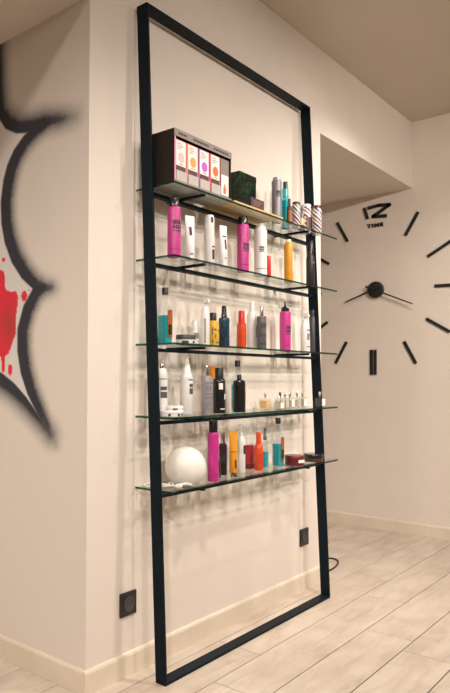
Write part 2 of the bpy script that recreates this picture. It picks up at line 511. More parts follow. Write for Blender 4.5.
while True:
    ya = -0.257 + PW * row; yb = ya + PW
    row_id = row
    row += 1
    if ya > YF: break
    if yb < YB: continue
    ya, yb = max(ya, YB), min(yb, YF)
    j = joint.get(row_id, (row_id * 0.43) % PL)
    x = j - PL * 6
    while x < XC:
        x0, x1 = max(x, XW), min(x + PL, XC)
        x += PL
        if x1 - x0 < 0.02: continue
        if ya > 0.01 and x0 > 0.01 and x1 < XE: continue      # would lie wholly inside the wall
        if row_id > 6 or (ya < -2.6): 
            pass
        plank(x0, x1, ya, yb)

# --- baseboards
HB, TB = 0.0815, 0.012
def bb_prof():
    return [(0, 0), (TB, 0), (TB, HB - 0.010), (TB * 0.75, HB - 0.003), (TB * 0.3, HB), (0, HB)]
def baseboard(name, p0, p1, nrm, label):
    d = Vector(p1) - Vector(p0); n = Vector(nrm)
    pr = bb_prof(); k = len(pr)
    vs_ = []
    for q in (p0, p1):
        for t, z in pr:
            s = Vector(q) + n * t
            vs_.append((s.x, s.y, z))
    # mitre at the outer corner
    fs = [tuple(range(k)), tuple(reversed(range(k, 2 * k)))]
    for i in range(k):
        j = (i + 1) % k
        fs.append((i, i + k, j + k, j))
    o = MB().add(vs_, fs).build(name, 'base')
    struct(o, label, 'baseboard')
baseboard('baseboard_front', (-TB, 0, 0), (XE, 0, 0), (0, -1, 0), 'cream tile baseboard below the shelf wall')
baseboard('baseboard_left', (0, YF, 0), (0, -0.0005, 0), (-1, 0, 0), 'cream tile baseboard below the painted cloud wall')
baseboard('baseboard_right', (XC, YF, 0), (XC, YB, 0), (-1, 0, 0), 'cream tile baseboard below the clock wall')

# ------------------------------------------------------------------ downlights
for i, (lx, ly, pw, aim, cone) in enumerate(LAMPS):
    lab = ['small round ceiling downlight between the frame and the clock wall', 'unseen ceiling downlight straight in front of the frame, shining down', 'unseen ceiling downlight in front of the wall corner, shining down',
           'added ceiling fill light beside the header, turned to the painted cloud wall', 'added ceiling fill light turned to the right half of the frame', 'added ceiling fill light turned to the middle of the frame',
           'added ceiling fill light deep in the room, turned to the painted cloud wall', 'added ceiling fill light turned to the big clock', 'added ceiling fill light at the room end, turned to the frame', 'added fill light in the lowered header beside the painted cloud wall']
    t = thing('ceiling_downlight', lab[i], 'downlight', (lx, ly, HEAD if ly > 0 else CEIL), group='ceiling downlights')
    mb = MB(); n = 28
    ro, ri = 0.045, 0.033
    prof = [(ri, -0.0005), (ro, -0.0005), (ro, -0.004), (ri + .003, -0.006), (ri, -0.004)]
    k = len(prof)
    for a in range(n):
        an = 2 * math.pi * a / n
        for r_, z_ in prof: mb.v.append((r_ * math.cos(an), r_ * math.sin(an), z_))
    for a in range(n):
        for q in range(k):
            A = a * k + q; B = a * k + (q + 1) % k
            A2 = ((a + 1) % n) * k + q; B2 = ((a + 1) % n) * k + (q + 1) % k
            mb.f.append((A, A2, B2, B)); mb.mi.append(0)
    mb.build('trim_ring', 'ring', t, smooth=True)
    MB().loft(rprof([(ri, -0.0032), (ri, -0.0008)]), 24).build('lens', 'lens', t)
    ld = bpy.data.lights.new('downlight_lamp', 'SPOT')
    ld.energy = pw; ld.color = LAMP_COL; ld.spot_size = R(cone); ld.spot_blend = SPOT_BLEND
    ld.shadow_soft_size = 0.045
    lo = bpy.data.objects.new('downlight_lamp', ld); C.objects.link(lo)
    lo.parent = t; lo.location = (0, 0, -0.06)
    if aim:
        lo.rotation_euler = (Vector(aim) - Vector((lx, ly, CEIL))).to_track_quat('-Z', 'Y').to_euler()

# ------------------------------------------------------------------ leaning frame
X1, X2, BT = 0.2254, 1.4695, 0.010
ZT = 2.403
def yb_at(z): return -0.1127 + (0.1127 - 0.0108) * z / ZT
def yf_at(z): return -0.1575 + (0.1575 - 0.0612) * z / ZT
ZS = [1.7303, 1.4739, 1.1682, 0.9095, 0.6551]
GT = 0.004
fr = thing('shelf_frame', 'tall black steel frame leaning against the wall, holding glass shelves', 'shelf frame', (X1, -0.11, 0))
ox, oy = X1, -0.11
def fbuild(mb, name):
    mb.v = [(x - ox, y - oy, z) for x, y, z in mb.v]
    o = mb.build(name, 'steel', fr)
    bv = o.modifiers.new('bevel', 'BEVEL'); bv.width = 0.0012; bv.segments = 2
    return o
def bar(x0, x1, z0, z1):
    return MB().hexa([(x0, yf_at(z0), z0), (x1, yf_at(z0), z0), (x1, yb_at(z0), z0), (x0, yb_at(z0), z0),
                      (x0, yf_at(z1), z1), (x1, yf_at(z1), z1), (x1, yb_at(z1), z1), (x0, yb_at(z1), z1)])
fbuild(bar(X1, X1 + BT, 0, ZT), 'post')
fbuild(bar(X2 - BT, X2, 0, ZT), 'post')
fbuild(bar(X1 + BT, X2 - BT, ZT - BT, ZT), 'top_bar')
fbuild(bar(X1 + BT, X2 - BT, 0, BT), 'bottom_bar')
for z in ZS:
    yc = (yb_at(z) + yf_at(z)) / 2 + 0.004
    fbuild(MB().box(X1 + BT, X2 - BT, yc - 0.012, yc + 0.012, z - GT - 0.022, z - GT - 0.010), 'cross_bar')
    for xa in (0.418, 1.22):
        fbuild(MB().box(xa - 0.007, xa + 0.007, -0.178, -0.004, z - GT - 0.010, z - GT - 0.0004), 'bracket_arm')

# glass shelves, each notched round the right post
shelf_lab = ['clear glass shelf carrying the cardboard display box, topmost', 'clear glass shelf holding two magenta cans and white tubes',
             'clear glass shelf holding the single magenta can with a nozzle', 'clear glass shelf holding the row of small perfume bottles',
             'clear glass shelf holding the white globe lamp, lowest']
XR, XL, YW, YG = 1.5095, X1 + BT + 0.002, -0.003, -0.1795
for z, lb in zip(ZS, shelf_lab):
    yn = yf_at(z) - 0.004
    poly = [(XL, YG), (XR, YG), (XR, yn), (X2 - BT - 0.002, yn), (X2 - BT - 0.002, YW), (XL, YW)]
    o = MB().prism([(x - XL, y - YG) for x, y in poly], -GT, GT, 0, 1).build('glass_shelf', ['glass', 'glassedge'])
    for i_ in (3, 4, 5, 6): o.data.polygons[i_].material_index = 0
    o.location = (XL, YG, z)
    tag(o, lb, 'glass shelf')
TOP = [z + GT + 0.0003 for z in ZS]

# ------------------------------------------------------------------ products
def shoulder(r, h, neck, zs, zn, n=5):
    """rounded shoulder profile from (r, zs) to (neck, zn)"""
    return [(neck + (r - neck) * math.cos(i / n * math.pi / 2), zs + (zn - zs) * math.sin(i / n * math.pi / 2)) for i in range(n + 1)]
def foot(r, b=0.002):
    return [(r - b, 0), (r, b)]

def marks(t, r, specs, name='label_print', m='ink', ry=None, e=2.0):
    """a few flat printed blocks wrapped on the body: (z0, z1, a0, a1)"""
    mb = MB()
    for s in specs:
        mb.patch(r, ry or r, e, *s)
    return tag(mb.build(name, m, t), kind='stuff')

def logo(z0, z1, a, wd):      # a block of letter-like bars in two rows with a fine line below
    out = []; hh = (z1 - z0)
    for row_, (u, v, n) in enumerate(((.62, 1.0, 5), (.22, .54, 4))):
        for k in range(n):
            st = wd / n; a0 = a - wd / 2 + k * st
            out.append((z0 + hh * u, z0 + hh * v, a0 + st * .05, a0 + st * .80))
    out.append((z0, z0 + hh * .10, a - wd / 2, a + wd / 2))
    return out

def spray_can(s, x, y, r, h, body, cap, label, cap_frac=0.16, nozzle=False, group=None, name='spray_can', logo_at=(.45, .62), la=238, lw=80, pm='ink'):
    t = thing(name, label, 'spray can', (x, y, TOP[s - 1]), group=group)
    hb = h * (1 - cap_frac)
    MB().loft(rprof(foot(r) + shoulder(r, h, r * .80, hb * .955, hb)), 28).build('can', body, t, True)
    if nozzle:
        mb = MB().loft(rprof([(r * .72, hb), (r * .70, hb + (h - hb) * .35), (r * .30, hb + (h - hb) * .45), (r * .22, hb + (h - hb) * .55), (r * .16, h)]), 20)
        mb.box(-r * .9, 0, -.003, .003, hb + (h - hb) * .34, hb + (h - hb) * .46)
        mb.build('nozzle', cap, t, True)
    else:
        MB().loft(rprof([(r * .78, hb), (r * .78, h - .004), (r * .72, h - .001), (r * .5, h)]), 24).build('cap', cap, t, True)
    marks(t, r, logo(hb * logo_at[0], hb * logo_at[1], la, lw) + [(hb * .14, hb * .15, la - 60, la + 60)], m=pm)
    return t

def squeeze_tube(s, x, y, r, h, body, cap, label, specs, pm='ink', rz=0, cat='tube'):
    t = thing('squeeze_tube', label, cat, (x, y, TOP[s - 1]), rz)
    hc = h * .1
    MB().loft(rprof([(r * .86, 0), (r * .88, .002), (r * .88, hc)]), 24).build('cap', cap, t, True)
    MB().loft([(r * .88, r * .88, hc, 2), (r * .95, r * .95, hc + .004, 2), (r * 1.0, r * .80, h * .4, 2), (r * 1.06, r * .42, h * .75, 2.2), (r * 1.1, r * .1, h * .95, 3), (r * 1.1, r * .07, h, 3)], 28).build('body', body, t, True)
    mb = MB()
    for (f0, f1, a0, a1) in specs:
        def q(f):
            if f < .4: u = (f - .1) / .3; return r * (0.95 + .05 * u), r * (.95 - .15 * u)
            u = (f - .4) / .35; return r * (1 + .06 * u), r * (.80 - .38 * u)
        (rx, ry), (rx2, ry2) = q(f0), q(f1)
        mb.patch(rx, ry, 2, h * f0, h * f1, a0, a1, rx2=rx2, ry2=ry2, off=.0012)
    tag(mb.build('label_print', pm, t), kind='stuff')
    return t

def bottle(s, x, y, r, h, body, cap, label, prof, capprof, specs=(), pm='ink', name='bottle', cat='bottle', e=2.0, ry=None, rz=0, extra=None, group=None, z=None):
    """prof / capprof: (radius fraction, height fraction)"""
    t = thing(name, label, cat, (x, y, TOP[s - 1] if z is None else z), rz, group)
    k = (ry or r) / r
    def P(pr, e_):
        return [(a * r, a * r * (k if a > .55 else 1), b * h, e_ if a > .55 else 2.0) for a, b in pr]
    MB().loft(P(prof, e), 32 if e > 2 else 26).build('body', body, t, True)
    if capprof: MB().loft([(a * r, a * r, b * h, 2) for a, b in capprof], 22).build('cap', cap, t, True)
    if specs: marks(t, r, [(h * a, h * b, c, d) for a, b, c, d in specs], m=pm, ry=ry, e=e)
    if extra: extra(t, r, h)
    return t

ROUND = [(.93, 0), (1, .012), (1, .62), (.97, .68), (.85, .72), (.5, .75), (.42, .76)]
def trigger(m_):
    def f(t, r, h):
        mb = MB().loft(rprof([(r * .42, h * .74), (r * .42, h * .80), (r * .22, h * .81), (r * .22, h * .86)]), 18)
        mb.hexa([(-r*.30, -r*1.1, h*.88), (r*.30, -r*1.1, h*.88), (r*.30, r*.5, h*.86), (-r*.30, r*.5, h*.86),
                 (-r*.2, -r*.9, h*.95), (r*.2, -r*.9, h*.95), (r*.2, r*.4, h), (-r*.2, r*.4, h)])
        mb.hexa([(-r*.12, -r*.75, h*.74), (r*.12, -r*.75, h*.74), (r*.12, -r*.62, h*.74), (-r*.12, -r*.62, h*.74),
                 (-r*.12, -r*.6, h*.89), (r*.12, -r*.6, h*.89), (r*.12, -r*.4, h*.89), (-r*.12, -r*.4, h*.89)])
        mb.build('sprayer', m_, t, True)
    return f
def pump(m_, z0=.74):
    def f(t, r, h):
        mb = MB().loft(rprof([(r * .45, h * z0), (r * .45, h * (z0 + .09)), (r * .2, h * (z0 + .1)), (r * .2, h * .93)]), 18)
        mb.loft(rprof([(r * .36, h * .93), (r * .36, h * .985), (r * .3, h)]), 18)
        mb.box(-r * .14, r * .14, -r * .95, 0, h * .945, h * .985)
        mb.build('pump', m_, t, True)
    return f
def overcap(m_, z0, r0=.55, z1=1.0, r1=None):
    r1 = r1 or r0
    def f(t, r, h):
        MB().loft(rprof([(r * r0, h * z0), (r * r1, h * z1 - .003), (r * r1 * .9, h * z1)]), 22).build('cap', m_, t, True)
    return f

def biphase(s, x, y, w_, d_, h, label, level, with_label=True):
    """clear squarish bottle, half filled with teal liquid, black cap, brown and green label"""
    t = thing('rinse_bottle', label, 'bottle', (x, y, TOP[s - 1]))
    rx, ry = w_ / 2, d_ / 2
    nk = min(rx, ry) * .42
    pr = [(rx * .94, ry * .94, 0, 4), (rx, ry, .003, 4), (rx, ry, h * .56, 4), (rx * .93, ry * .93, h * .63, 3.5), (rx * .66, ry * .66, h * .70, 2.6),
          (nk * 1.1, nk * 1.1, h * .76, 2), (nk, nk, h * .88, 2)]
    MB().loft(pr, 32).build('body', 'clear', t, True)
    li = [(a * .95, b * .95, max(.0015, z), e) for a, b, z, e in pr if z < h * level] + [(rx * .95, ry * .95, h * level, 4)]
    MB().loft(li, 32).build('liquid', 'teal', t, True)
    MB().loft(rprof([(nk * 1.25, h * .875), (nk * 1.25, h * .99), (nk * 1.1, h)]), 22).build('cap', 'black', t, True)
    if with_label:
        mb = MB()
        mb.box(-rx * .62, rx * .62, -ry - .0012, -ry - .0002, h * .12, h * .60)
        lb = mb.build('label', 'amber', t)
        q = MB().loft([(rx * .38, .0006, h * .16, 2), (rx * .5, .0006, h * .22, 2), (rx * .4, .0006, h * .34, 2)], 12, cy=-ry - .0016)
        q.build('leaf_mark', 'leaf', lb)
    return t

def jar(s, x, y, r, h, body, lid, label, specs=(), frac=.5, z=None, pm='ink'):
    t = thing('cream_jar', label, 'jar', (x, y, TOP[s - 1] if z is None else z))
    MB().loft(rprof([(r * .93, 0), (r * .97, .002), (r * .97, h * frac)]), 30).build('pot', body, t, True)
    MB().loft(rprof([(r, h * frac), (r, h - .003), (r * .96, h)]), 30).build('lid', lid, t, True)
    if specs: marks(t, r * .97, [(h * a, h * b, c, d) for a, b, c, d in specs], m=pm)
    return t

# ---------- top shelf
bd = MB().box(0.622, 0.995, -0.174, -0.012, 0, 0.009).build('wooden_board', 'wood')
bd.location = (0, 0, TOP[0]); tag(bd, 'thin light wooden board lying on the topmost glass shelf', 'board')
ZB = TOP[0] + 0.0093

def display_box():
    x0, x1, y0, y1, h = 0.256, 0.612, -0.163, -0.052, 0.194
    t = thing('display_box', 'taupe cardboard counter display holding small coloured boxes', 'display box', (x0, y0, TOP[0]))
    W_, D, th = x1 - x0, y1 - y0, 0.003
    mb = MB().box(0, th, 0, D, 0, h).box(W_ - th, W_, 0, D, 0, h).box(th, W_ - th, D - th, D, 0, h)
    mb.box(th, W_ - th, 0, D, 0, 0.012).box(th, W_ - th, 0, D, h - th, h)
    mb.build('carton', 'taupe', t)
    MB().box(0, W_, 0, D, -0.0002, 0.0).build('underside', 'lightcard', t)
    MB().box(0, W_, -0.0025, 0, h - 0.026, h).build('header_strip', 'greycard', t)
    pr = MB()
    for k, (a, b) in enumerate(((.06, .20), (.30, .58), (.66, .94))):
        n = 7 if k else 5
        for i in range(n):
            s = (b - a) / n * W_
            pr.box(a * W_ + i * s + s * .1, a * W_ + i * s + s * .85, -.0031, -.0026, h - .017, h - .010)
    tag(pr.build('header_lettering', 'ink', t), kind='stuff')
    MB().box(0, W_, -0.0025, 0, 0, 0.013).build('front_lip', 'greycard', t)
    cw = 0.066
    cols = ['boxpink', 'boxorange', 'boxpurple', 'boxred']
    dots = ['pale pink', 'boxorange', 'boxpurple', 'boxred']
    MB().box(th, .012, 0.0005, .003, 0.013, h - .026).build('edge_panel', 'boxpink', t)
    for k in range(4):
        xa = 0.013 + k * (cw + 0.0045)
        # boxes stand inside the tray
        b = thing('product_box', ['pink', 'orange', 'purple', 'coral'][k] + ' and white product box in the cardboard display', 'box', (x0 + xa, y0 + 0.006, TOP[0] + 0.0125))
        bh = h - 0.045
        MB().box(0, cw, 0, 0.085, 0, bh).build('carton', cols[k], b)
        MB().box(cw * .09, cw * .91, -.0008, 0, bh * .38, bh * .98).build('front_panel', 'whitepaper', b)
        MB().box(cw * .05, cw * .95, -.005, 0, bh * .01, bh * .25).build('lower_panel', 'lightcard', b)
        c = MB(); n = 20; rr = cw * .27
        c.v = [(cw * .52 + rr * math.cos(2 * math.pi * i / n), -.0012, bh * .58 + rr * 1.05 * math.sin(2 * math.pi * i / n)) for i in range(n)]
        c.f = [tuple(range(n))]; c.mi = [0]
        c.build('round_emblem', dots[k], b)
        tx = MB()
        for i, (u, v) in enumerate(((.2, .55), (.2, .7), (.2, .5))):
            tx.box(cw * u, cw * v, -.0013, -.0009, bh * (.90 - i * .055), bh * (.915 - i * .055))
        tx.box(cw * .35, cw * .7, -.0013, -.0009, bh * .415, bh * .43)
        tag(tx.build('lettering', 'inkgrey', b), kind='stuff')
        MB().box(cw * .09, cw * .91, -.0009, 0, bh * .255, bh * .37).build('dark_band', 'brownbox', b)
    xa = 0.013 + 4 * (cw + .0045)
    wd = W_ - th - xa - .003
    p = thing('product_box', 'narrow grey and white product box with coral bottle print in the display', 'box', (x0 + xa, y0 + 0.006, TOP[0] + 0.0125))
    bh = h - 0.045
    MB().box(0, wd, 0, .085, 0, bh).build('carton', 'greycard', p)
    MB().box(wd * .06, wd * .94, -.0008, 0, bh * .05, bh * .58).build('front_panel', 'whitepaper', p)
    MB().box(wd * .3, wd * .62, -.0012, -.0009, bh * .10, bh * .26).box(wd * .38, wd * .54, -.0012, -.0009, bh * .26, bh * .34).build('bottle_print', 'boxred', p)
display_box()

g = thing('gift_box', 'glossy dark green leaf-patterned box behind the brown box', 'box', (0.826, -0.062, ZB))
MB().box(0, 0.133, 0, 0.046, 0, 0.160).build('carton', 'leaf', g)
MB().box(-.001, 0.134, -.001, 0.047, 0.160, 0.187).build('lid', 'leaf', g)
bb = thing('small_box', 'small brown card box with dark blue side on the wooden board', 'box', (0.762, -0.160, ZB))
MB().box(0.0015, 0.101, 0, 0.088, 0, 0.045).build('carton', 'brownbox', bb)
MB().box(0, 0.0015, 0, 0.088, 0, 0.045).build('side_panel', 'bluecard', bb)
tx = MB()
for i in range(3): tx.box(.02, .085 - i * .012, -.0008, -.0002, .032 - i * .008, .035 - i * .008)
tag(tx.build('lettering', 'inkgrey', bb), kind='stuff')

spray_can(1, 1.036, -0.12, 0.0222, 0.203, 'greycan', 'silver', 'grey metallic spray can beside the teal bottle on the topmost shelf', .07, logo_at=(.60, .74), la=235, lw=60)
bottle(1, 1.163, -0.092, 0.0172, 0.217, 'tealclear', 'tealdark', 'slim teal bottle with a dark cap beside the grey spray can',
       [(.93, 0), (1, .01), (1, .62), (.92, .66), (.84, .68), (.84, .85), (.6, .86)], [(.62, .86), (.62, .99), (.55, 1)],
       extra=lambda t, r, h: (MB().loft(rprof([(r * .88, .002), (r * .93, h * .55), (r * .93, h * .6)]), 22).build('liquid', 'tealplastic', t, True), MB().loft(rprof([(r*.86, h*.69), (r*.86, h*.84)]), 22).build('collar', 'tealplastic', t, True)))
bottle(1, 1.117, -0.138, 0.0125, 0.122, 'brown', 'brown', 'small amber bottle with pale label in front of the slim teal bottle', ROUND, [(.45, .76), (.45, .98), (.4, 1)], [(.12, .55, 190, 290)], pm='amber')
def striped(x, y, r, h, label, lidm='silver', content=None):
    t = thing('striped_jar', label, 'jar', (x, y, TOP[0]))
    MB().loft(rprof([(r * .9, 0), (r, .003), (r, h * .86), (r * .92, h * .9)]), 28).build('body', 'stripes', t, True)
    MB().loft(rprof([(r * .95, h * .9), (r * .95, h * .985), (r * .85, h)]), 24).build('lid', lidm, t, True)
    if content:
        marks(t, r, [(h * .15, h * .55, 215, 285)], name='label', m=content)
    return t
striped(1.186, -0.135, 0.0183, 0.120, 'slim jar with red, white and navy barber stripes beside the amber bottle', 'greydark')
striped(1.318, -0.113, 0.0262, 0.138, 'wide barber-striped jar with brown label and white lid', 'white', 'brown')
striped(1.385, -0.137, 0.0216, 0.142, 'barber-striped jar with red lid in front of the right frame post', 'maroon')
bottle(1, 1.232, -0.135, 0.015, 0.105, 'smoke', 'greydark', 'small dark grey bottle between the slim and wide striped jars', ROUND, [(.5, .76), (.5, .98), (.4, 1)], [(.2, .5, 200, 290)], pm='perfumeamber')

# ---------- second shelf
spray_can(2, 0.293, -0.135, 0.0241, 0.212, 'pink', 'blackgloss', 'magenta spray can with black cap beside the left frame post', .15, logo_at=(.50, .72), la=250, lw=85)
squeeze_tube(2, 0.378, -0.140, 0.0195, 0.164, 'white', 'white', 'white squeeze tube with black square logo beside the magenta can', [(.55, .74, 245, 275), (.12, .14, 240, 280)], rz=-18)
bottle(2, 0.501, -0.140, 0.0188, 0.188, 'white', 'white', 'plain tall white bottle standing between two white squeeze tubes',
       [(.93, 0), (1, .012), (1, .90), (.96, .96), (.8, 1)], None, [(.10, .30, 250, 295), (.34, .37, 250, 295), (.84, .95, 235, 262)], pm='ink')
squeeze_tube(2, 0.585, -0.145, 0.0178, 0.163, 'white', 'white', 'white squeeze tube with vertical black lettering beside the second magenta can', [(.42, .66, 262, 288), (.72, .75, 240, 290), (.2, .22, 250, 285)], rz=-12)
spray_can(2, 0.733, -0.140, 0.0244, 0.226, 'pink', 'blackgloss', 'magenta spray can with black cap between white tube and white can', .15, logo_at=(.42, .60), la=258, lw=80)
spray_can(2, 0.876, -0.135, 0.0272, 0.211, 'white', 'white', 'white spray can with grey logo block beside the small red stick', .06, logo_at=(.50, .62), la=225, lw=45)
bottle(2, 0.9225, -0.147, 0.0096, 0.091, 'red', 'red', 'small red stick container beside the white spray can', [(.95, 0), (1, .02), (1, .7)], [(.94, .7), (.94, .97), (.85, 1)])
bottle(2, 1.114, -0.135, 0.0202, 0.193, 'yellow', 'whitepaper', 'amber yellow flask with white side label on the second shelf',
       [(.93, 0), (1, .012), (1, .82), (.92, .9), (.7, .94), (.5, .95)], [(.55, .945), (.55, .99), (.5, 1)], [(.25, .72, 268, 320)], pm='whitepaper')
bottle(2, 1.301, -0.145, 0.0195, 0.215, 'black', 'blackgloss', 'tall black bottle in front of the right frame post', [(.93, 0), (1, .01), (1, .60), (.9, .66), (.72, .68), (.72, .70)], [(.74, .70), (.74, .985), (.66, 1)],
       [(.06, .35, 285, 300), (.50, .53, 240, 280)], pm='inkgrey')

# ---------- third shelf
biphase(3, 0.316, -0.075, 0.044, 0.046, 0.205, 'clear bottle of teal liquid with black cap and brown label beside the left post', .50)
jar(3, 0.392, -0.112, 0.0368, 0.035, 'white', 'greydark', 'flat white cream jar with dark grey lid', [(.08, .36, 195, 235), (.1, .34, 262, 280)], .50)
bottle(3, 0.520, -0.058, 0.0152, 0.098, 'white', 'white', 'small white roll-on bottle with grey label behind the flat jar', [(.93, 0), (1, .02), (1, .62), (.97, .64)], [(.96, .64), (.93, .93), (.75, 1)], [(.30, .52, 205, 275)], pm='inkgrey')
bottle(3, 0.541, -0.092, 0.0170, 0.192, 'white', 'white', 'slim white spray bottle beside the yellow bottle', [(.93, 0), (1, .01), (1, .6), (.9, .70), (.5, .80), (.4, .82)], None,
       [(.06, .55, 205, 222)], pm='inkgrey', extra=trigger('white'))
bottle(3, 0.600, -0.087, 0.0215, 0.134, 'yellowliq', 'black', 'yellow oil bottle with black cap and dark patterned label', [(.93, 0), (1, .015), (1, .62), (.9, .72), (.55, .76), (.5, .78)], [(.62, .78), (.62, .985), (.55, 1)],
       [(.10, .20, 200, 215), (.34, .56, 197, 208), (.24, .36, 240, 255), (.47, .52, 225, 262), (.10, .14, 250, 290), (.44, .50, 275, 300)], pm='inkmid', e=3)
bottle(3, 0.676, -0.087, 0.0220, 0.168, 'inkblue', 'blackgloss', 'dark blue bottle with black sprayer cap beside the yellow bottle', [(.93, 0), (1, .012), (1, .66), (.94, .70), (.6, .72), (.5, .73)], [(.56, .73), (.46, .82), (.42, .98), (.36, 1)],
       [(.60, .66, 190, 300)], pm='tealdark')
bottle(3, 0.806, -0.086, 0.0194, 0.158, 'redorange', 'red', 'red-orange bottle with red cap standing alone in the middle of the shelf', [(.93, 0), (1, .012), (1, .62), (.95, .66), (.7, .68)], [(.74, .68), (.66, .96), (.58, 1)],
       [(.1, .5, 275, 300), (.64, .66, 190, 300)], pm='redpaper')
bottle(3, 0.909, -0.072, 0.0222, 0.206, 'white', 'white', 'tall white bottle with conical cap behind the grey bottle', [(.93, 0), (1, .01), (1, .62), (.92, .72), (.66, .78)], [(.62, .78), (.45, .93), (.4, .98), (.3, 1)],
       [(.25, .5, 262, 300)], pm='inkgrey')
bottle(3, 0.905, -0.122, 0.0200, 0.182, 'smoke', 'chrome', 'dark grey printed bottle with silver neck beside tall white bottle', [(.93, 0), (1, .012), (1, .74), (.97, .76), (.5, .78)], [(.42, .78), (.42, .97), (.36, 1)],
       [(.1, .14, 200, 290), (.3, .33, 200, 290), (.5, .6, 205, 280)], pm='greydark')
spray_can(3, 1.186, -0.077, 0.0254, 0.230, 'pink', 'blackgloss', 'magenta mousse can with pointed black nozzle on the third shelf', .20, True, logo_at=(.42, .64), la=255, lw=70)
bottle(3, 1.309, -0.112, 0.0212, 0.190, 'white', 'white', 'white spray bottle with trigger head beside the right frame post', [(.93, 0), (1, .01), (1, .55), (.9, .66), (.5, .76), (.45, .78)], None,
       [(.30, .46, 235, 285), (.12, .15, 230, 290), (.52, .56, 230, 290)], pm='inkgrey', extra=trigger('white'))
bottle(3, 1.366, -0.122, 0.0118, 0.203, 'greydark', 'black', 'slim dark bottle close to the right frame post', [(.93, 0), (1, .01), (1, .8), (.7, .84)], [(.72, .84), (.72, .98), (.6, 1)])

# ---------- fourth shelf
bottle(4, 0.311, -0.062, 0.0236, 0.186, 'white', 'chrome', 'white bottle with black label and silver cap beside the left post', [(.93, 0), (1, .01), (1, .74), (.95, .82), (.75, .9), (.6, .92)], [(.5, .92), (.5, .985), (.42, 1)],
       [(.34, .46, 215, 285), (.49, .56, 215, 280), (.70, .715, 200, 290)], pm='inkmid')
bottle(4, 0.432, -0.085, 0.0244, 0.211, 'white', 'white', 'white bottle with long conical cap and black label', [(.93, 0), (1, .01), (1, .62), (.96, .66)], [(.94, .66), (.72, .74), (.40, .92), (.22, .985), (.14, 1)],
       [(.36, .46, 245, 292), (.48, .54, 245, 292), (.60, .62, 235, 295)], pm='inkmid')
jar(4, 0.285, -0.131, 0.0445, 0.022, 'white', 'white', 'wide flat white jar underneath the smaller jar', [(.12, .5, 205, 216), (.12, .5, 250, 262), (.2, .45, 270, 288)], .6)
jar(4, 0.302, -0.133, 0.031, 0.014, 'white', 'whitepaper', 'small flat white jar stacked on the wider jar', [(.1, .9, 205, 238)], .5, z=TOP[3] + 0.0222)
bottle(4, 0.514, -0.120, 0.0228, 0.183, 'silver', 'chrome', 'silver grey printed bottle with metal neck beside the black bottle', [(.93, 0), (1, .012), (1, .70), (.94, .75), (.5, .78), (.42, .79)], [(.40, .79), (.38, .97), (.32, 1)],
       [(.08, .12, 195, 290), (.16, .2, 200, 280), (.32, .36, 195, 285), (.40, .43, 200, 290), (.48, .58, 205, 230), (.48, .58, 240, 262), (.62, .66, 195, 290)], pm='inkgrey')
bottle(4, 0.652, -0.043, 0.0165, 0.184, 'orange', 'orange', 'orange bottle half hidden behind the black and silver bottles', [(.93, 0), (1, .01), (1, .7), (.85, .76)], [(.88, .76), (.88, .97), (.8, 1)])
bottle(4, 0.602, -0.115, 0.0244, 0.176, 'blackgloss', 'black', 'black bottle with white square label beside the silver bottle', [(.93, 0), (1, .01), (1, .68), (.92, .74), (.66, .77)], [(.68, .77), (.66, .98), (.58, 1)],
       [(.52, .66, 212, 250), (.30, .42, 268, 285), (.08, .10, 225, 275)], pm='whitepaper')
bottle(4, 0.713, -0.135, 0.0251, 0.150, 'blackgloss', 'black', 'black bottle with small round cap in front of the teal bottle', [(.93, 0), (1, .012), (1, .76), (.92, .83), (.5, .86), (.4, .87)], [(.36, .87), (.36, .97), (.28, 1)],
       [(.25, .6, 275, 300)], pm='maroon')
biphase(4, 0.815, -0.060, 0.044, 0.046, 0.210, 'clear bottle of teal liquid hidden behind the black bottle', .52)
PG_ = 'perfume bottles on the fourth glass shelf'
def perfume(x, y, w_, hb, liquid, label, paper=True, rz=0, cap='chrome'):
    t = thing('perfume_bottle', label, 'perfume', (x, y, TOP[3]), rz, PG_)
    q = w_ / 2
    o = MB().box(-q, q, -q, q, 0, hb).build('flask', 'clear', t)
    MB().box(-q * .85, q * .85, -q * .85, q * .85, .003, hb * .8).build('liquid', liquid, t)
    if paper: MB().box(-q * .8, q * .8, -q - .0009, -q - .0002, hb * .12, hb * .85).build('label', 'whitepaper', t)
    MB().loft(rprof([(.0035, hb), (.0035, hb + .008), (.0058, hb + .009), (.0058, hb + .024), (.0048, hb + .026)]), 16).build('cap', cap, t, True)
perfume(1.036, -0.060, 0.040, 0.046, 'perfumeamber', 'amber-filled square perfume bottle with silver cap', False)
perfume(1.050, -0.120, 0.034, 0.034, 'perfumeclear', 'low pale perfume bottle with white label beside the amber one', cap='white')
perfume(1.133, -0.080, 0.035, 0.046, 'perfumeclear', 'pale square perfume bottle with dark grey cap', False, cap='greydark')
perfume(1.172, -0.082, 0.034, 0.046, 'perfumeclear', 'pale unlabelled perfume bottle between two labelled ones', False)
perfume(1.210, -0.086, 0.035, 0.046, 'perfumeclear', 'pale perfume bottle with white label in the middle of the row')
perfume(1.292, -0.078, 0.035, 0.046, 'perfumeclear', 'pale unlabelled perfume bottle beside a white-labelled one', False)
perfume(1.332, -0.084, 0.036, 0.046, 'perfumeclear', 'white-labelled perfume bottle next to the pair near the post')
perfume(1.403, -0.140, 0.038, 0.046, 'greydark', 'dark perfume bottle with white label in front of the right post')

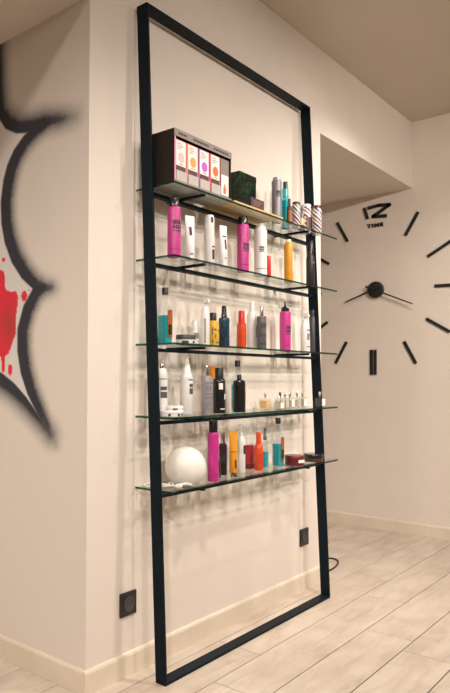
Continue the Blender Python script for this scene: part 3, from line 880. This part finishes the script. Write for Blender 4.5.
# ---------- lowest shelf
lamp = thing('globe_lamp', 'white opal glass globe lamp on the lowest glass shelf', 'lamp', (0.411, -0.098, TOP[4]))
rs, cz = 0.0765, 0.0605
pr = [(0.046, 0.0), (0.0470, 0.0015)]
for i in range(1, 24):
    a = -math.asin((cz - .0015) / rs) + (math.pi / 2 + math.asin((cz - .0015) / rs)) * i / 23
    pr.append((max(.0012, rs * math.cos(a)), cz + rs * math.sin(a)))
MB().loft(rprof(pr), 48).build('globe', 'opal', lamp, True)
n = 40
cd = []
for i in range(n):
    u = i / (n - 1)
    cd.append((0.335 - .06 * u + .020 * math.sin(u * 14), -0.118 + .045 * math.sin(u * 9 + 1), TOP[4] + .0032 + .006 * abs(math.sin(u * 11))))
cord = MB().tube(cd, .0028)
cd2 = [(0.290 + .042 * math.cos(a * 1.03), -0.060 + .045 * math.sin(a), TOP[4] + .0032 + .004 * math.sin(2 * a) ** 2) for a in [i * .25 for i in range(40)]]
cord.tube(cd2, .0028)
cord.tube([(0.30, -.14, TOP[4] + .010), (.345, -.15, TOP[4] + .013), (.37, -.155, TOP[4] + .007)], .0045)
co = cord.build('lamp_cord', 'cord', None, True)
tag(co, 'tangled white cord lying beside the globe lamp', 'cord')

spray_can(5, 0.527, -0.140, 0.0218, 0.231, 'pink', 'blackgloss', 'magenta spray can with tall black cap beside the globe lamp', .20, logo_at=(.3, .42), la=290, lw=30, pm='purpledark')
bottle(5, 0.694, -0.070, 0.0165, 0.172, 'purpledark', 'chrome', 'dark plum bottle with silver cap behind the orange tube', [(.93, 0), (1, .012), (1, .66), (.9, .72), (.6, .74)], [(.62, .74), (.62, .98), (.55, 1)], [(.3, .5, 200, 280)], pm='ink')
bottle(5, 0.607, -0.105, 0.0125, 0.112, 'greydark', 'smoke', 'small dark bottle between the magenta can and the orange tube', ROUND, [(.6, .76), (.6, .98), (.5, 1)], [(.2, .5, 200, 290)], pm='brown')
t = squeeze_tube(5, 0.672, -0.135, 0.0172, 0.181, 'yellow', 'chrome', 'orange squeeze tube on a silver cap, lowest shelf', [(.55, .56, 190, 300), (.2, .38, 262, 285)], pm='brown', rz=-25)
bottle(5, 0.807, -0.083, 0.0175, 0.200, 'white', 'white', 'white pump bottle with black label behind the orange tube', [(.93, 0), (1, .01), (1, .60), (.9, .68), (.55, .74)], None,
       [(.38, .56, 245, 300)], pm='ink', extra=pump('white', .72))
rb = thing('red_carton', 'dark red carton behind the orange-red bottle', 'carton', (0.916, -0.055, TOP[4]))
MB().box(-.017, .017, -.012, .012, 0, .102).build('carton', 'redpaper', rb)
MB().box(-.0172, .0172, -.0122, .0122, .004, .022).build('base_band', 'maroon', rb)
bottle(5, 0.912, -0.103, 0.0192, 0.161, 'redorange', 'redorange', 'orange-red spray bottle with tapered cap beside the red carton', [(.93, 0), (1, .012), (1, .56), (.92, .64), (.66, .68)], [(.62, .68), (.55, .97), (.48, 1)],
       [(.2, .22, 200, 290), (.28, .30, 200, 290), (.36, .42, 215, 275)], pm='red')
bottle(5, 1.002, -0.080, 0.0155, 0.172, 'clear', 'greydark', 'slim clear bottle half filled with teal liquid and grey pump', [(.93, 0), (1, .01), (1, .62), (.9, .68), (.5, .72)], None,
       extra=lambda t, r, h: (MB().loft(rprof([(r * .9, .002), (r * .94, h * .40)]), 20).build('liquid', 'teal', t, True),
                              MB().loft(rprof([(r * .5, h * .70), (r * .5, h * .80), (r * .34, h * .82), (r * .34, h)]), 16).build('pump', 'smoke', t, True)))
biphase(5, 1.097, -0.090, 0.044, 0.044, 0.213, 'clear bottle of teal liquid with black cap beside the maroon jar', .46)
jr = jar(5, 1.177, -0.128, 0.0440, 0.043, 'maroon', 'maroon', 'maroon flat jar with a white band beside the teal bottle', frac=.62)
marks(jr, 0.0430, [(0.012, 0.0255, 232, 330)], name='label_band', m='whitepaper')
jar(5, 1.352, -0.131, 0.0460, 0.036, 'brown', 'blackgloss', 'dark brown flat jar in front of the right post on the lowest shelf', frac=.5)

# ------------------------------------------------------------------ wall sockets
def socket(x, z, label):
    t = thing('wall_socket', label, 'socket', (x, 0, z))
    s = 0.0834
    o = MB().box(0, s, -0.009, -0.0002, 0, s).build('frame', 'black', t)
    bv = o.modifiers.new('bevel', 'BEVEL'); bv.width = .003; bv.segments = 2
    n = 28
    mb = MB(); rr, dp = 0.021, 0.0035
    for (r_, y_) in ((0.0275, -0.0092), (0.0275, -0.0115), (rr, -0.0115), (rr * .95, -0.0095)):
        for k in range(n):
            a = 2 * math.pi * k / n
            mb.v.append((s / 2 + r_ * math.cos(a), y_, s / 2 + r_ * math.sin(a)))
    for i in range(3):
        for k in range(n):
            mb.f.append((i * n + k, i * n + (k + 1) % n, (i + 1) * n + (k + 1) % n, (i + 1) * n + k)); mb.mi.append(0)
    mb.f.append(tuple(3 * n + k for k in range(n))); mb.mi.append(0)
    mb.build('insert', 'greydark', t, True)
    h_ = MB()
    for sx in (-1, 1):
        h_.box(s / 2 + sx * .0095 - .0025, s / 2 + sx * .0095 + .0025, -.0098, -.0094, s / 2 - .0025, s / 2 + .0025)
    tag(h_.build('contact_holes', 'ink', t), kind='stuff')
socket(0.1595, 0.2098, 'black square wall socket beside the left frame post near the corner')
socket(1.4576, 0.2172, 'black square wall socket just behind the right frame post')

# ------------------------------------------------------------------ wall clock
CY, CZ = 0.252, 1.674
ck = thing('wall_clock', 'large black stick-on wall clock with bar markers and hands', 'clock', (XC, CY, CZ))
def wallbar(p, q, wd, x0=-0.008, x1=-0.0005, w2=None):
    """flat bar on the clock wall from p to q (screen right, up) about the hub"""
    a = Vector((0, -p[0], p[1])); b = Vector((0, -q[0], q[1]))
    t = (b - a).normalized(); n = Vector((0, -t.z, t.y))
    w2 = wd if w2 is None else w2
    c = [a - n * wd / 2, a + n * wd / 2, b + n * w2 / 2, b - n * w2 / 2]
    return [(x1, v.y, v.z) for v in c] + [(x0, v.y, v.z) for v in c]
# hand-stuck markers: inner and outer end (y, z on the wall), a little irregular like the real ones
MK = [((.046, 2.030), (-.040, 2.179)), ((-.099, 1.867), (-.251, 1.955)), ((-.143, 1.666), (-.318, 1.662)), ((-.087, 1.452), (-.236, 1.357)),
      ((.060, 1.304), (-.018, 1.152)), ((.2885, 1.252), (.2885, 1.076)), ((.2615, 1.252), (.2615, 1.076)), ((.471, 1.314), (.557, 1.160)),
      ((.617, 1.466), (.762, 1.368)), ((.665, 1.680), (.840, 1.684)), ((.604, 1.896), (.752, 1.990)), ((.459, 2.044), (.540, 2.195))]
for (a, b) in MK:
    MB().hexa(wallbar((CY - a[0], a[1] - CZ), (CY - b[0], b[1] - CZ), .0205)).build('hour_mark', 'clock', ck)
MB().hexa(wallbar((-.083, .595), (-.058, .511), .021)).build('numeral_one', 'clock', ck)
tw = MB()
pts = [(-.050, .589), (.026, .596), (.100, .588), (-.018, .523), (.071, .514)]
for a, b in zip(pts[:-1], pts[1:]):
    d = Vector(b) - Vector(a); d.normalize(); d *= .008
    tw.hexa(wallbar((a[0] - d.x, a[1] - d.y), (b[0] + d.x, b[1] + d.y), .023))
tw.build('numeral_two', 'clock', ck)
fc = bpy.data.curves.new('lettering', 'FONT')
fc.body = 'TIME'; fc.size = 0.034; fc.align_x = 'CENTER'; fc.extrude = 0.003; fc.offset = 0.002; fc.space_character = 1.25
fo = bpy.data.objects.new('lettering_tmp', fc); C.objects.link(fo)
bpy.context.view_layer.update()
me = bpy.data.meshes.new_from_object(fo.evaluated_get(bpy.context.evaluated_depsgraph_get()))
bpy.data.objects.remove(fo)
me.name = 'lettering'
me.materials.clear(); me.materials.append(M['clock'])
lt = bpy.data.objects.new('lettering', me); C.objects.link(lt)
lt.parent = ck
lt.matrix_local = Matrix(((0, 0, -1, -0.0035), (-1.32, 0, 0, .004), (0, 1, 0, .447), (0, 0, 0, 1)))
def disc(r, x0, x1, n=32, mi=0):
    mb = MB()
    for x_, rr in ((x0, r), (x1, r), (x1 - .004, r * .9)):
        for k in range(n):
            a = 2 * math.pi * k / n
            mb.v.append((x_, rr * math.cos(a), rr * math.sin(a)))
    for i in range(2):
        for k in range(n):
            mb.f.append((i * n + k, (i + 1) * n + k, (i + 1) * n + (k + 1) % n, i * n + (k + 1) % n)); mb.mi.append(0)
    mb.f.append(tuple(2 * n + k for k in reversed(range(n)))); mb.mi.append(0)
    return mb
disc(.0575, -.0005, -.020).build('hub', 'clock', ck, True)
MB().hexa(wallbar((.045, .020), (-.222, -.075), .015, -.028, -.025, .008)).build('hour_hand', 'clock', ck)
MB().hexa(wallbar((-.066, .026), (.262, -.120), .014, -.033, -.030, .007)).build('minute_hand', 'clock', ck)
disc(.010, -.020, -.037, 16).build('spindle', 'clock', ck, True)

# ------------------------------------------------------------------ power cable on the floor
def smooth(pts, n=8):
    out = []
    P_ = [Vector(p) for p in pts]
    for i in range(len(P_) - 1):
        a, b, c, d = P_[max(i - 1, 0)], P_[i], P_[i + 1], P_[min(i + 2, len(P_) - 1)]
        for k in range(n):
            t = k / n
            out.append(.5 * ((2 * b) + (c - a) * t + (2 * a - 5 * b + 4 * c - d) * t * t + (3 * b - a - 3 * c + d) * t ** 3))
    out.append(P_[-1]); return out
zc = .0046
cb = MB().tube(smooth([(1.74, .42, zc), (1.90, .33, zc), (2.05, .22, zc), (2.11, .145, zc), (2.09, .095, zc), (2.0, .058, zc), (1.88, .042, zc), (1.78, .06, zc), (1.735, .12, zc), (1.73, .25, zc)]), .0045).build('power_cable', 'black', None, True)
tag(cb, 'black power cable looped on the floor beside the wall end', 'cable')
